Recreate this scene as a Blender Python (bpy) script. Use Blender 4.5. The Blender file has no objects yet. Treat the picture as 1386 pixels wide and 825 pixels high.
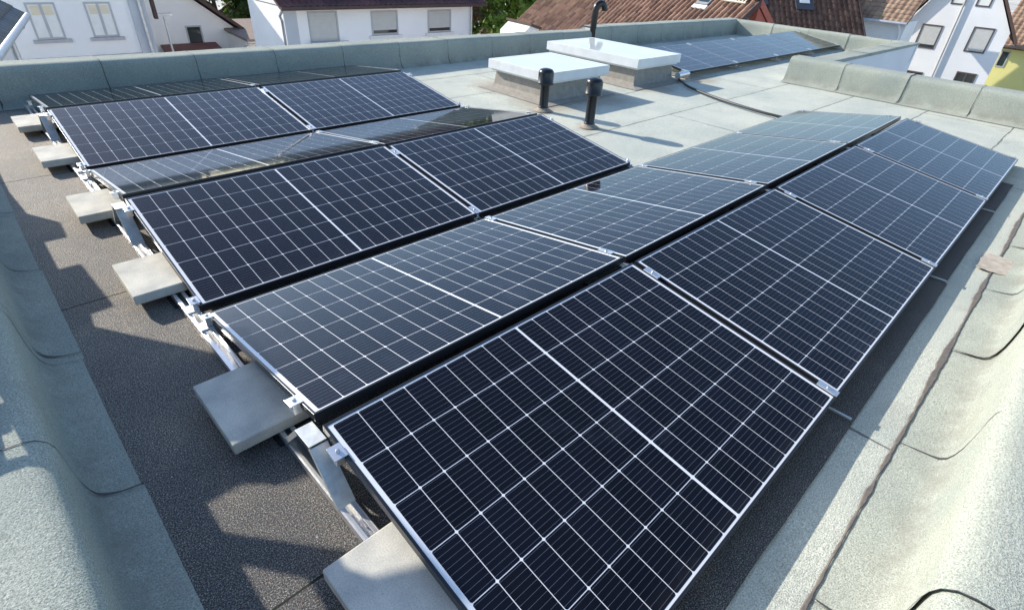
import bpy, bmesh, math, random
from mathutils import Vector, Matrix, noise

scene = bpy.context.scene
COL = scene.collection
rng = random.Random(7)
R = math.radians

# ------------------------------------------------------------------ camera
AZ, EL, RO = 0.7619, -0.5891, 0.0694
fw = Vector((math.cos(EL) * math.cos(AZ), math.cos(EL) * math.sin(AZ), math.sin(EL)))
r0 = fw.cross(Vector((0, 0, 1))).normalized()
u0 = r0.cross(fw)
cr = r0 * math.cos(RO) + u0 * math.sin(RO)
cu = u0 * math.cos(RO) - r0 * math.sin(RO)
cam = bpy.data.cameras.new('camera')
cam.sensor_width = 36
cam.lens = 36 * 722.27 / 1386
cam.clip_start = 0.02
cam.clip_end = 3000
co = bpy.data.objects.new('camera', cam)
M = Matrix((cr, cu, -fw)).transposed().to_4x4()
M.translation = (-0.4705, -0.174, 1.6015)
co.matrix_world = M
COL.objects.link(co)
scene.camera = co

# ------------------------------------------------------------------ light
SUN_EL = R(27.0)
SUN_H = Vector((-0.285, 0.9585, 0)).normalized()
w = bpy.data.worlds.new('World')
scene.world = w
w.use_nodes = True
nt = w.node_tree
nt.nodes.clear()
sky = nt.nodes.new('ShaderNodeTexSky')
sky.sky_type = 'NISHITA'
sky.sun_disc = False
sky.sun_elevation = SUN_EL
sky.sun_rotation = math.atan2(SUN_H.x, SUN_H.y)
sky.air_density = 1.0
sky.dust_density = 0.7
sky.ozone_density = 2.8
bg = nt.nodes.new('ShaderNodeBackground')
bg.inputs[1].default_value = 0.15
wo = nt.nodes.new('ShaderNodeOutputWorld')
nt.links.new(sky.outputs[0], bg.inputs[0])
nt.links.new(bg.outputs[0], wo.inputs[0])
sun = bpy.data.lights.new('sun', 'SUN')
sun.energy = 4.1
sun.angle = R(0.45)
sun.color = (1.0, 0.935, 0.835)
so = bpy.data.objects.new('sun', sun)
sd = Vector((SUN_H.x * math.cos(SUN_EL), SUN_H.y * math.cos(SUN_EL), math.sin(SUN_EL)))
so.rotation_euler = (-sd).to_track_quat('-Z', 'Y').to_euler()
so.location = sd * 30
COL.objects.link(so)
scene.view_settings.view_transform = 'Standard'
scene.view_settings.look = 'None'
scene.view_settings.exposure = 0.76
scene.view_settings.gamma = 1.0
scene.view_settings.use_curve_mapping = False


# ------------------------------------------------------------------ materials
class NT:
    def __init__(self, name):
        self.m = bpy.data.materials.new(name)
        self.m.use_nodes = True
        self.t = self.m.node_tree
        self.b = self.t.nodes['Principled BSDF']
        self.tc = self.t.nodes.new('ShaderNodeTexCoord')

    def n(self, typ, **kw):
        x = self.t.nodes.new(typ)
        for k, v in kw.items():
            setattr(x, k, v)
        return x

    def l(self, a, b):
        self.t.links.new(a, b)

    def noise(self, scale, detail=3, rough=0.55, vec=None, dist=0.0):
        x = self.n('ShaderNodeTexNoise')
        x.inputs['Scale'].default_value = scale
        x.inputs['Detail'].default_value = detail
        x.inputs['Roughness'].default_value = rough
        x.inputs['Distortion'].default_value = dist
        self.l(vec if vec else self.tc.outputs['Object'], x.inputs['Vector'])
        return x.outputs['Fac']

    def ramp(self, fac, stops):
        x = self.n('ShaderNodeValToRGB')
        e = x.color_ramp.elements
        e[0].position, e[0].color = stops[0][0], (*stops[0][1], 1)
        e[1].position, e[1].color = stops[-1][0], (*stops[-1][1], 1)
        for p, c in stops[1:-1]:
            q = e.new(p)
            q.color = (*c, 1)
        self.l(fac, x.inputs[0])
        return x.outputs[0]

    def mix(self, fac, a, b, mode='MIX'):
        x = self.n('ShaderNodeMix', data_type='RGBA', blend_type=mode)
        for s, v in ((x.inputs[0], fac), (x.inputs[6], a), (x.inputs[7], b)):
            if hasattr(v, 'is_linked'):
                self.l(v, s)
            elif isinstance(v, (int, float)):
                s.default_value = v
            else:
                s.default_value = (*v, 1)
        return x.outputs[2]

    def math(self, op, a, b=None, c=None):
        x = self.n('ShaderNodeMath', operation=op)
        for i, v in enumerate((a, b, c)):
            if v is None:
                continue
            if hasattr(v, 'is_linked'):
                self.l(v, x.inputs[i])
            else:
                x.inputs[i].default_value = v
        return x.outputs[0]

    def xyz(self, vec=None):
        x = self.n('ShaderNodeSeparateXYZ')
        self.l(vec if vec else self.tc.outputs['Object'], x.inputs[0])
        return x.outputs

    def bump(self, h, strength=0.4, dist=0.003):
        x = self.n('ShaderNodeBump')
        x.inputs['Strength'].default_value = strength
        x.inputs['Distance'].default_value = dist
        self.l(h, x.inputs['Height'])
        self.l(x.outputs[0], self.b.inputs['Normal'])

    def set(self, **kw):
        for k, v in kw.items():
            s = self.b.inputs[k.replace('_', ' ')]
            if hasattr(v, 'is_linked'):
                self.l(v, s)
            elif isinstance(v, (int, float)):
                s.default_value = v
            else:
                s.default_value = (*v, 1)
        return self


def plain(name, col, rough=0.6, var=0.12, scale=6.0, metallic=0.0, bump=0.0, bscale=60):
    t = NT(name)
    f = t.noise(scale, 4)
    c = t.ramp(f, [(0.3, tuple(x * (1 - var) for x in col)), (0.7, tuple(min(1, x * (1 + var)) for x in col))])
    t.set(Base_Color=c, Roughness=rough, Metallic=metallic)
    if bump:
        t.bump(t.noise(bscale, 3), bump, 0.004)
    return t.m


def mineral(name, seams=False, base=(0.385, 0.41, 0.36), tone=1.0):
    """grey-green mineral-surfaced bitumen felt"""
    t = NT(name)
    o = t.xyz()
    g1 = t.noise(210, 2, 0.75)
    g2 = t.noise(70, 3, 0.6)
    big = t.noise(1.3, 5, 0.6)
    lo = tuple(x * 0.5 * tone for x in base)
    hi = tuple(min(1, x * 1.42 * tone) for x in base)
    c = t.ramp(g1, [(0.32, lo), (0.5, tuple(x * tone for x in base)), (0.68, hi)])
    c = t.mix(t.ramp(g2, [(0.35, (0, 0, 0)), (0.7, (0.35,) * 3)]), c, tuple(x * 0.8 for x in base))
    weather = t.ramp(big, [(0.34, (0.84, 0.86, 0.86)), (0.66, (1.07, 1.045, 1.0))])
    c = t.mix(1.0, c, weather, 'MULTIPLY')
    # sparse dirt specks and lichen
    sp = t.noise(24, 2, 0.5)
    c = t.mix(t.ramp(sp, [(0.72, (0, 0, 0)), (0.78, (0.55,) * 3)]), c, (0.22, 0.2, 0.16))
    st = t.noise(3.2, 5, 0.65, dist=0.6)
    c = t.mix(t.ramp(st, [(0.58, (0, 0, 0)), (0.75, (0.42,) * 3)]), c, (0.27, 0.26, 0.22))
    # silt caught in the hollow of the upstand
    da = t.n('ShaderNodeAttribute', attribute_name='dirt')
    dm = t.math('MULTIPLY', da.outputs['Fac'], t.ramp(t.noise(5, 5, 0.7), [(0.36, (0.05,) * 3), (0.62, (0.75,) * 3)]))
    c = t.mix(dm, c, (0.22, 0.215, 0.175))
    h = t.math('MULTIPLY_ADD', g1, 1.0, t.math('MULTIPLY', g2, 0.8))
    if seams:
        wob = t.math('MULTIPLY', t.math('SUBTRACT', t.noise(2.5, 3), 0.5), 0.05)
        yy = t.math('ADD', t.math('SUBTRACT', o[1], 0.28), wob)
        f = t.math('ABSOLUTE', t.math('SUBTRACT', t.math('FRACT', t.math('ADD', yy, 0.5)), 0.5))
        k = t.math('FLOOR', yy)
        sx = t.math('FRACT', t.math('ADD', t.math('DIVIDE', t.math('ADD', o[0], t.math('MULTIPLY', k, 1.73)), 4.6), 0.5))
        fx = t.math('MULTIPLY', t.math('ABSOLUTE', t.math('SUBTRACT', sx, 0.5)), 4.6)
        f = t.math('MINIMUM', f, t.math('ADD', fx, t.math('MULTIPLY', wob, 0.2)))
        wn = t.math('MULTIPLY_ADD', t.noise(9, 4), 0.022, -0.003)
        line = t.math('LESS_THAN', f, wn)
        c = t.mix(t.math('MULTIPLY', line, 0.75), c, (0.09, 0.085, 0.075))
        lap = t.math('LESS_THAN', t.math('FRACT', yy), 0.09)
        c = t.mix(t.math('MULTIPLY', lap, 0.10), c, (0.3, 0.33, 0.3))
        # brownish silt where water stands round the skylights and vents
        for (sxx, syy, rad) in ((4.75, 4.45, 0.55), (5.6, 4.35, 0.6), (6.9, 4.35, 0.5), (4.4, 3.45, 0.22), (4.46, 4.24, 0.2), (5.0, 5.4, 0.6), (8.2, 4.3, 0.4)):
            dx = t.math('SUBTRACT', o[0], sxx)
            dy = t.math('SUBTRACT', o[1], syy)
            dd = t.math('SQRT', t.math('ADD', t.math('MULTIPLY', dx, dx), t.math('MULTIPLY', dy, dy)))
            dd = t.math('ADD', dd, t.math('MULTIPLY', t.math('SUBTRACT', t.noise(5, 4), 0.5), 0.5))
            msk = t.ramp(dd, [(rad * 0.45, (0.6,) * 3), (rad, (0, 0, 0))])
            c = t.mix(msk, c, (0.36, 0.29, 0.21))
        h = t.math('SUBTRACT', h, t.math('MULTIPLY', line, 2.0))
    t.set(Base_Color=c, Roughness=0.95, Specular_IOR_Level=0.12)
    t.bump(h, 0.7, 0.004)
    return t.m


def dark_felt(name):
    t = NT(name)
    o = t.xyz()
    g1 = t.noise(230, 3, 0.8)
    g2 = t.noise(130, 2, 0.6)
    big = t.noise(1.6, 5, 0.6)
    c = t.ramp(g1, [(0.36, (0.018, 0.019, 0.022)), (0.49, (0.065, 0.064, 0.062)), (0.57, (0.23, 0.22, 0.195)), (0.68, (0.66, 0.60, 0.50))])
    c = t.mix(t.ramp(g2, [(0.66, (0, 0, 0)), (0.72, (0.8,) * 3)]), c, (0.33, 0.17, 0.09))
    v = t.n('ShaderNodeTexVoronoi')
    v.inputs['Scale'].default_value = 42
    t.l(t.tc.outputs['Object'], v.inputs['Vector'])
    c = t.mix(t.math('LESS_THAN', v.outputs['Distance'], 0.075), c, (0.55, 0.54, 0.5))
    dust_sheen = t.ramp(t.math('ADD', t.math('MULTIPLY', o[1], 0.11), t.math('MULTIPLY', big, 0.45)), [(0.25, (0.75, 0.76, 0.8)), (0.85, (2.3, 2.15, 1.95))])  # paler towards the back: grazing sheen painted into the felt colour, plus random patches
    c = t.mix(1.0, c, dust_sheen, 'MULTIPLY')
    silt = t.ramp(t.noise(2.4, 6, 0.7, dist=0.8), [(0.54, (0, 0, 0)), (0.72, (0.5,) * 3)])
    c = t.mix(silt, c, t.mix(1.0, c, (1.7, 1.6, 1.4), 'MULTIPLY'))
    wob = t.math('MULTIPLY', t.math('SUBTRACT', t.noise(2.2, 3), 0.5), 0.03)
    yy = t.math('ADD', t.math('SUBTRACT', o[1], 0.79), wob)
    f = t.math('ABSOLUTE', t.math('SUBTRACT', t.math('FRACT', t.math('ADD', t.math('DIVIDE', yy, 2.05), 0.5)), 0.5))
    line = t.math('LESS_THAN', f, t.math('MULTIPLY_ADD', t.noise(12, 3), 0.003, 0.0008))
    moss = t.math('LESS_THAN', f, t.math('MULTIPLY_ADD', t.noise(16, 4), 0.014, -0.0062))
    c = t.mix(t.math('MULTIPLY', moss, 0.7), c, (0.07, 0.10, 0.035))
    c = t.mix(line, c, (0.012, 0.014, 0.01))
    t.set(Base_Color=c, Roughness=0.8, Specular_IOR_Level=0.4)
    t.bump(t.math('SUBTRACT', t.math('ADD', g1, g2), t.math('MULTIPLY', line, 2.0)), 0.7, 0.004)
    return t.m


GREEN = mineral('green_felt')
DECK = mineral('green_deck_felt', True, base=(0.565, 0.585, 0.515))
DARK = dark_felt('dark_felt')


def cell_mat(name, col):
    t = NT(name)
    o = t.xyz()
    # thin silver busbars running along the module
    y = t.math('SUBTRACT', o[1], 0.018)
    f = t.math('FRACT', t.math('DIVIDE', y, 0.01999))
    line = t.math('LESS_THAN', t.math('ABSOLUTE', t.math('SUBTRACT', f, 0.5)), 0.022)
    big = t.noise(2.0, 4)
    c0 = t.ramp(big, [(0.3, tuple(x * 0.8 for x in col)), (0.7, tuple(x * 1.25 for x in col))])
    c = t.mix(line, c0, (0.14, 0.145, 0.17))
    dust_sheen = t.noise(9, 5, 0.7)  # here only the dust film on the glass
    c = t.mix(t.ramp(dust_sheen, [(0.5, (0, 0, 0)), (0.85, (0.010,) * 3)]), c, (0.35, 0.33, 0.3))
    low = t.ramp(o[1], [(0.012, (0.05,) * 3), (0.075, (0.0,) * 3)])
    c = t.mix(t.math('MULTIPLY', low, t.noise(14, 4, 0.7)), c, (0.36, 0.33, 0.28))
    oi = t.n('ShaderNodeObjectInfo')
    vv = t.n('ShaderNodeVectorMath', operation='ADD')
    t.l(t.tc.outputs['Object'], vv.inputs[0])
    rv = t.n('ShaderNodeCombineXYZ')
    t.l(t.math('MULTIPLY', oi.outputs['Random'], 40.0), rv.inputs[2])
    t.l(rv.outputs[0], vv.inputs[1])
    c = t.mix(1.0, c, t.ramp(oi.outputs['Random'], [(0.0, (0.8, 0.8, 0.85)), (1.0, (1.25, 1.25, 1.3))]), 'MULTIPLY')
    blot = t.ramp(t.noise(2.6, 4, 0.6, vv.outputs[0]), [(0.6, (0,) * 3), (0.72, (1,) * 3)])
    c = t.mix(t.math('MULTIPLY', blot, 0.035), c, (0.25, 0.3, 0.42))
    t.set(Base_Color=c, Roughness=t.math('MULTIPLY_ADD', blot, 0.10, 0.055), Specular_IOR_Level=0.36, IOR=1.45)
    return t.m


CELL = [cell_mat('cell_dark', (0.0038, 0.0043, 0.0078)), cell_mat('cell_black', (0.003, 0.0034, 0.0062)), cell_mat('cell_navy', (0.0042, 0.0050, 0.0098))]
BACKSHEET = NT('white_backsheet').set(Base_Color=(0.78, 0.79, 0.80), Roughness=0.12).m
FRAME = NT('black_frame').set(Base_Color=(0.018, 0.018, 0.021), Roughness=0.3, Specular_IOR_Level=0.6).m
ALU = plain('mill_aluminium', (0.78, 0.78, 0.78), 0.34, 0.08, 18, 0.85, 0.1, 40)
ALU2 = plain('galvanised_sheet', (0.62, 0.64, 0.62), 0.45, 0.15, 30, 0.6)
RUBBER = plain('black_rubber', (0.02, 0.018, 0.02), 0.8)
BOLT = plain('steel_bolt', (0.6, 0.6, 0.6), 0.3, 0.1, 30, 0.9)


def concrete():
    t = NT('concrete_paver')
    g = t.noise(220, 3, 0.7)
    b = t.noise(7, 5)
    c = t.ramp(g, [(0.3, (0.46, 0.44, 0.39)), (0.5, (0.62, 0.60, 0.54)), (0.72, (0.73, 0.71, 0.64))])
    c = t.mix(1.0, c, t.ramp(b, [(0.32, (0.72, 0.73, 0.73)), (0.68, (1.08, 1.06, 1.0))]), 'MULTIPLY')
    p = t.noise(60, 2)
    c = t.mix(t.ramp(p, [(0.73, (0, 0, 0)), (0.78, (0.7,) * 3)]), c, (0.16, 0.15, 0.13))
    t.set(Base_Color=c, Roughness=0.9)
    t.bump(g, 0.35, 0.002)
    return t.m


CONC = concrete()
WHITEPL = plain('white_plastic', (0.74, 0.75, 0.74), 0.4, 0.07, 5)


def glaze():
    t = NT('skylight_glass')
    c = t.ramp(t.noise(2.2, 4), [(0.3, (0.62, 0.66, 0.65)), (0.7, (0.76, 0.78, 0.76))])
    t.set(Base_Color=c, Roughness=0.07)
    return t.m


GLAZE = glaze()
KERB = None
_k = NT('weathered_kerb_felt')
_c = _k.ramp(_k.noise(14, 5, 0.7), [(0.3, (0.26, 0.235, 0.20)), (0.7, (0.37, 0.34, 0.29))])
_k.set(Base_Color=_c, Roughness=0.9)
_k.bump(_k.noise(160, 3), 0.5, 0.003)
KERB = _k.m
BLACKPL = plain('black_plastic', (0.012, 0.012, 0.013), 0.28, 0.2, 10)
CABLE = plain('black_conduit', (0.02, 0.02, 0.022), 0.45)
MORTAR = plain('brown_mortar', (0.32, 0.27, 0.21), 0.95, 0.25, 25, 0, 0.5)
LAP = plain('lap_bitumen', (0.06, 0.056, 0.05), 0.8, 0.2, 40)
TAR = plain('brown_tar', (0.145, 0.125, 0.108), 0.7, 0.2, 40, 0, 0.4)


# ------------------------------------------------------------------ mesh helpers
class MB:
    def __init__(self):
        self.v, self.f, self.mi, self.sm = [], [], [], []

    def add(self, vs, fs, mi=0, smooth=False, mat=None):
        b = len(self.v)
        for p in vs:
            p = Vector(p)
            self.v.append(tuple(mat @ p) if mat else tuple(p))
        for f in fs:
            self.f.append([b + i for i in f])
            self.mi.append(mi)
            self.sm.append(smooth)
        return self

    def box(self, a, b, mi=0, mat=None):
        x0, y0, z0 = a
        x1, y1, z1 = b
        vs = [(x0, y0, z0), (x1, y0, z0), (x1, y1, z0), (x0, y1, z0), (x0, y0, z1), (x1, y0, z1), (x1, y1, z1), (x0, y1, z1)]
        fs = [(0, 3, 2, 1), (4, 5, 6, 7), (0, 1, 5, 4), (1, 2, 6, 5), (2, 3, 7, 6), (3, 0, 4, 7)]
        return self.add(vs, fs, mi, False, mat)

    def prism(self, poly, axis_vec, mi=0, mat=None):
        """poly: list of 3D points, extruded by axis_vec"""
        n = len(poly)
        a = Vector(axis_vec)
        vs = [Vector(p) for p in poly] + [Vector(p) + a for p in poly]
        fs = [tuple(range(n))[::-1], tuple(range(n, 2 * n))]
        for i in range(n):
            j = (i + 1) % n
            fs.append((i, j, n + j, n + i))
        return self.add(vs, fs, mi, False, mat)

    def tube(self, path, r, seg=12, mi=0, caps=True):
        path = [Vector(p) for p in path]
        rs = r if isinstance(r, (list, tuple)) else [r] * len(path)
        vs, fs = [], []
        up = Vector((0, 0, 1))
        prev = None
        for i, p in enumerate(path):
            d = (path[min(i + 1, len(path) - 1)] - path[max(i - 1, 0)]).normalized()
            if prev is None:
                a = d.cross(up)
                if a.length < 1e-3:
                    a = Vector((1, 0, 0))
                a.normalize()
            else:
                a = (prev - d * prev.dot(d)).normalized()
            prev = a
            b = d.cross(a)
            for k in range(seg):
                t = 2 * math.pi * k / seg
                vs.append(p + (a * math.cos(t) + b * math.sin(t)) * rs[i])
        for i in range(len(path) - 1):
            for k in range(seg):
                k2 = (k + 1) % seg
                fs.append((i * seg + k, i * seg + k2, (i + 1) * seg + k2, (i + 1) * seg + k))
        self.add(vs, fs, mi, True)
        if caps:
            self.add(vs[:seg], [tuple(range(seg))[::-1]], mi)
            self.add(vs[-seg:], [tuple(range(seg))], mi)
        return self

    def lathe(self, c, prof, seg=24, mi=0):
        vs, fs = [], []
        for (r, z) in prof:
            for k in range(seg):
                t = 2 * math.pi * k / seg
                vs.append((c[0] + r * math.cos(t), c[1] + r * math.sin(t), c[2] + z))
        for i in range(len(prof) - 1):
            for k in range(seg):
                k2 = (k + 1) % seg
                fs.append((i * seg + k, i * seg + k2, (i + 1) * seg + k2, (i + 1) * seg + k))
        return self.add(vs, fs, mi, True)

    def build(self, name, mats, parent=None, bevel=0.0, loc=None):
        me = bpy.data.meshes.new(name)
        me.from_pydata(self.v, [], self.f)
        for m in (mats if isinstance(mats, (list, tuple)) else [mats]):
            me.materials.append(m)
        for p, mi, s in zip(me.polygons, self.mi, self.sm):
            p.material_index = mi
            p.use_smooth = s
        me.update()
        o = bpy.data.objects.new(name, me)
        COL.objects.link(o)
        if parent:
            o.parent = parent
        if loc:
            o.location = loc
        if bevel:
            bv = o.modifiers.new('bevel', 'BEVEL')
            bv.width = bevel
            bv.segments = 2
            bv.limit_method = 'ANGLE'
        return o


def tag(o, label=None, cat=None, group=None, kind=None):
    if label:
        o['label'] = label
    if cat:
        o['category'] = cat
    if group:
        o['group'] = group
    if kind:
        o['kind'] = kind
    return o


def thing(name, label, cat, loc=(0, 0, 0), rot=(0, 0, 0), group=None):
    o = bpy.data.objects.new(name, None)
    o.empty_display_size = 0.2
    COL.objects.link(o)
    o.location = loc
    o.rotation_euler = rot
    return tag(o, label, cat, group)


def kids(o):
    return [c for c in COL.objects if c.parent == o]


def copy_tree(o, loc, rot, label, parent=None):
    c = o.copy()
    COL.objects.link(c)
    if parent:
        c.parent = parent
    else:
        c.location = loc
        c.rotation_euler = rot
        c['label'] = label
    for k in kids(o):
        copy_tree(k, None, None, None, c)
    return c


# ------------------------------------------------------------------ setting
def grid_sheet(name, x0, x1, y0, y1, z, mat, step, amp, kind='structure'):
    nx, ny = max(1, int((x1 - x0) / step)), max(1, int((y1 - y0) / step))
    vs, fs = [], []
    for j in range(ny + 1):
        for i in range(nx + 1):
            x, y = x0 + (x1 - x0) * i / nx, y0 + (y1 - y0) * j / ny
            vs.append((x, y, z + amp * noise.noise((x * 1.7, y * 1.7, 3.1))))
    for j in range(ny):
        for i in range(nx):
            a = j * (nx + 1) + i
            fs.append((a, a + 1, a + nx + 2, a + nx + 1))
    o = MB().add(vs, fs, 0, True).build(name, mat)
    return tag(o, kind=kind)


GRASS = plain('paved_yard', (0.50, 0.47, 0.42), 0.95, 0.4, 0.08, 0, 0.3, 4)
ASPH = plain('asphalt', (0.055, 0.055, 0.058), 0.9, 0.2, 2.0, 0, 0.3, 80)
g = MB()
g.add([(-900, -900, -6.6), (900, -900, -6.6), (900, 900, -6.6), (-900, 900, -6.6)], [(0, 1, 2, 3)])
tag(g.build('ground', GRASS), kind='structure')
g = MB()
g.add([(-60, 10.5, -6.596), (60, 10.5, -6.596), (60, 16, -6.596), (-60, 16, -6.596)], [(0, 1, 2, 3)])
g.add([(17.5, -60, -6.595), (20.5, -60, -6.595), (20.5, 10.5, -6.595), (17.5, 10.5, -6.595)], [(0, 1, 2, 3)])
tag(g.build('road', ASPH), kind='structure')

# roof deck (L-shaped) and the darker felt round the array
g = MB()
for (x0, x1, y0, y1) in ((-0.95, 9.8, -0.7, 7.45), (9.8, 15.2, 2.95, 7.45)):
    nx, ny = int((x1 - x0) / 0.1), int((y1 - y0) / 0.1)
    vs = [(x0 + (x1 - x0) * i / nx, y0 + (y1 - y0) * j / ny, 0) for j in range(ny + 1) for i in range(nx + 1)]
    vs = [(x, y, 0.004 * noise.noise((x * 1.3, y * 1.3, 0.4)) - 0.004) for x, y, _ in vs]
    g.add(vs, [(j * (nx + 1) + i, j * (nx + 1) + i + 1, (j + 1) * (nx + 1) + i + 1, (j + 1) * (nx + 1) + i) for j in range(ny) for i in range(nx)], 0, True)
tag(g.build('flat_roof', DECK), kind='structure')
g = MB()


def ragged(x0, x1, y0, y1, z):
    n = 60
    vs, fs = [], []
    for i in range(n + 1):
        x = x0 + (x1 - x0) * i / n
        vs.append((x, y0 + 0.006 * noise.noise((x * 3, 1, 0)), z))
        vs.append((x, y1 + 0.006 * noise.noise((x * 3, 9, 0)), z))
    for i in range(n):
        fs.append((2 * i, 2 * i + 2, 2 * i + 3, 2 * i + 1))
    g.add(vs, fs)


ragged(-0.5, 3.56, -0.095, 7.02, 0.004)
ragged(3.56, 6.4, -0.085, 2.25, 0.0045)
tag(g.build('dark_roofing', DARK), kind='structure')

WALLW = plain('white_render', (0.74, 0.74, 0.74), 0.9, 0.04, 1.5, 0, 0.25, 90)


# ------------------------------------------------------------------ parapets
def parapet(label, p0, p1, out, h=0.36, ds=1.0, sheet=0.93, phase=0.0, top=0.47, curl=0.0035, seed=0):
    """felt-covered upstand. p0->p1 runs along the foot of the flashing, out = outward unit vector"""
    p0, p1, out = Vector(p0), Vector(p1), Vector(out)
    L = (p1 - p0).length
    ax = (p1 - p0) / L
    k = h / 0.36
    prof = [(0, 0.003), (0.03, 0.007), (0.062, 0.012), (0.09, 0.018), (0.112, 0.028), (0.128, 0.046), (0.139, 0.075), (0.146, 0.115), (0.150, 0.165),
            (0.152, 0.22), (0.153, 0.27), (0.156, 0.305), (0.164, 0.332), (0.180, 0.350), (0.205, 0.359), (0.25, 0.362), (0.32, 0.359), (0.40, 0.358), (top - 0.02, 0.363), (top, 0.361), (top + 0.008, 0.354), (top + 0.009, 0.322)]
    prof = [(d * ds if d < 0.2 else d + 0.2 * (ds - 1), z * k) for d, z in prof]
    prof[0] = (0, 0.003)
    mb = MB()
    dirt = []
    rr = random.Random(seed)
    # joints
    js = []
    s = -sheet + phase
    while s < L:
        js.append(s)
        s += sheet * rr.uniform(0.985, 1.015)
    js.append(L + 0.1)
    for q in range(len(js) - 1):
        a, b = max(js[q], 0), min(js[q + 1] + 0.05, L)
        if b - a < 0.03:
            continue
        n = max(3, int((b - a) / 0.04))
        off = 0.003 * (q % 2) + rr.uniform(0, 0.003)
        skew = rr.uniform(-0.012, 0.012)
        vs = []
        for i in range(n + 1):
            t = i / n
            sidx = a + (b - a) * t
            lift = off + curl * max(0, 1 - (1 - t) * (b - a) / 0.10) ** 2 * rr.uniform(0.8, 1.1)
            for j, (d, z) in enumerate(prof):
                j0, j1 = max(j - 1, 0), min(j + 1, len(prof) - 1)
                dd, dz = prof[j1][0] - prof[j0][0], prof[j1][1] - prof[j0][1]
                ln = math.hypot(dd, dz)
                nd, nz = -dz / ln, dd / ln
                ss = sidx + (skew * z / 0.36 if 0 < i < n or (i == n and b < L - 0.01) else 0)
                wv = 0.003 * noise.noise((ss * 1.6 + seed * 13, d * 7, z * 7)) + 0.0022 * noise.noise((ss * 7 + seed * 5, d * 15, z * 15))
                fade = min(1.0, j / 3)
                e = (wv + lift) * fade + (0.001 * (q % 2))
                vs.append(p0 + ax * ss + out * (d + nd * e) + Vector((0, 0, z + nz * e)))
        m = len(prof)
        dirt += [math.exp(-((j - 4.6) / 2.4) ** 2) for i in range(n + 1) for j in range(m)]
        fs = [(i * m + j, (i + 1) * m + j, (i + 1) * m + j + 1, i * m + j + 1) for i in range(n) for j in range(m - 1)]
        mb.add(vs, fs, 0, True)
        # dark bitumen squeezed out along the lap
        if b < L - 0.01:
            rib, m2 = [], len(prof)
            for j, (d, z) in enumerate(prof):
                j0, j1 = max(j - 1, 0), min(j + 1, m2 - 1)
                dd, dz = prof[j1][0] - prof[j0][0], prof[j1][1] - prof[j0][1]
                ln = math.hypot(dd, dz)
                nd, nz = -dz / ln, dd / ln
                cove = math.exp(-((j - 4.5) / 2.2) ** 2)
                hw = 0.0022 + 0.0050 * cove + 0.002 * noise.noise((j * 1.3, seed * 3.1 + q * 7, 0.5))
                drift = skew * z / 0.36 + 0.012 * cove + 0.004 * noise.noise((j * 0.6, seed + q * 3, 2.5))
                e = off + curl + 0.0035
                for sg in (-1, 1):
                    rib.append(p0 + ax * (b + drift + sg * hw) + out * (d + nd * e) + Vector((0, 0, z + nz * e)))
            dirt += [0.0] * len(rib)
            mb.add(rib, [(2 * j, 2 * j + 1, 2 * j + 3, 2 * j + 2) for j in range(m2 - 1)], 1, False)
    t = thing('parapet_wall', label, 'parapet', tuple(p0))
    loc = -p0
    o = mb.build('felt_covering', [GREEN, LAP], t)
    at = o.data.attributes.new('dirt', 'FLOAT', 'POINT')
    at.data.foreach_set('value', dirt)
    o.location = loc
    # masonry core
    c = MB()
    q0, q1 = p0 + out * (prof[9][0] + 0.03) + ax * 0.02, p1 + out * (prof[9][0] + 0.03) - ax * 0.02
    wv = out * (prof[-1][0] - prof[9][0] - 0.037)
    c.prism([q0 + Vector((0, 0, -0.5)), q1 + Vector((0, 0, -0.5)), q1 + wv + Vector((0, 0, -0.5)), q0 + wv + Vector((0, 0, -0.5))], (0, 0, 0.5 + 0.336 * k))
    o = c.build('core', WALLW, t)
    o.location = loc
    return t


parapet('felt-covered parapet on the left edge of the roof, inner face in shade', (-0.49, -1.4, 0), (-0.49, 7.6, 0), (-1, 0, 0), phase=0.06, seed=1, sheet=0.925)
parapet('pale sunlit felt parapet along the right front edge beside the front panel row', (9.9, -0.262, 0), (-1.4, -0.262, 0), (0, -1, 0), h=0.37, ds=1.25, phase=0.52, seed=2, sheet=0.94)
parapet('long shaded felt parapet at the back, behind the rear panel row', (-0.95, 7.0, 0.01), (9.02, 7.0, -0.045), (0, 1, 0), h=0.355, phase=0.68, seed=3, sheet=0.93)
parapet('taller shaded parapet behind the far solar panels, right of the bent pipe', (9.02, 6.96, 0), (15.3, 6.96, -0.03), (0, 1, 0), h=0.375, phase=0.5, seed=4, sheet=0.95, top=0.5)
parapet('sunlit felt parapet across the right side in front of the grey gabled house', (9.4, 3.44, 0), (9.4, -0.75, 0), (1, 0, 0), h=0.372, phase=0.8, seed=5, sheet=0.87, curl=0.006)
parapet('low parapet with pale top above the white outer wall, in front of the far panels', (9.60, 3.42, 0), (15.3, 3.42, -0.02), (0, -1, 0), h=0.366, phase=0.3, seed=6, sheet=0.9, top=0.55)
parapet('sunlit parapet closing the far right end behind the far panels', (14.95, 7.5, -0.02), (14.95, 2.86, -0.02), (1, 0, 0), h=0.36, phase=0.4, seed=8, sheet=0.92, top=0.36)

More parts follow.
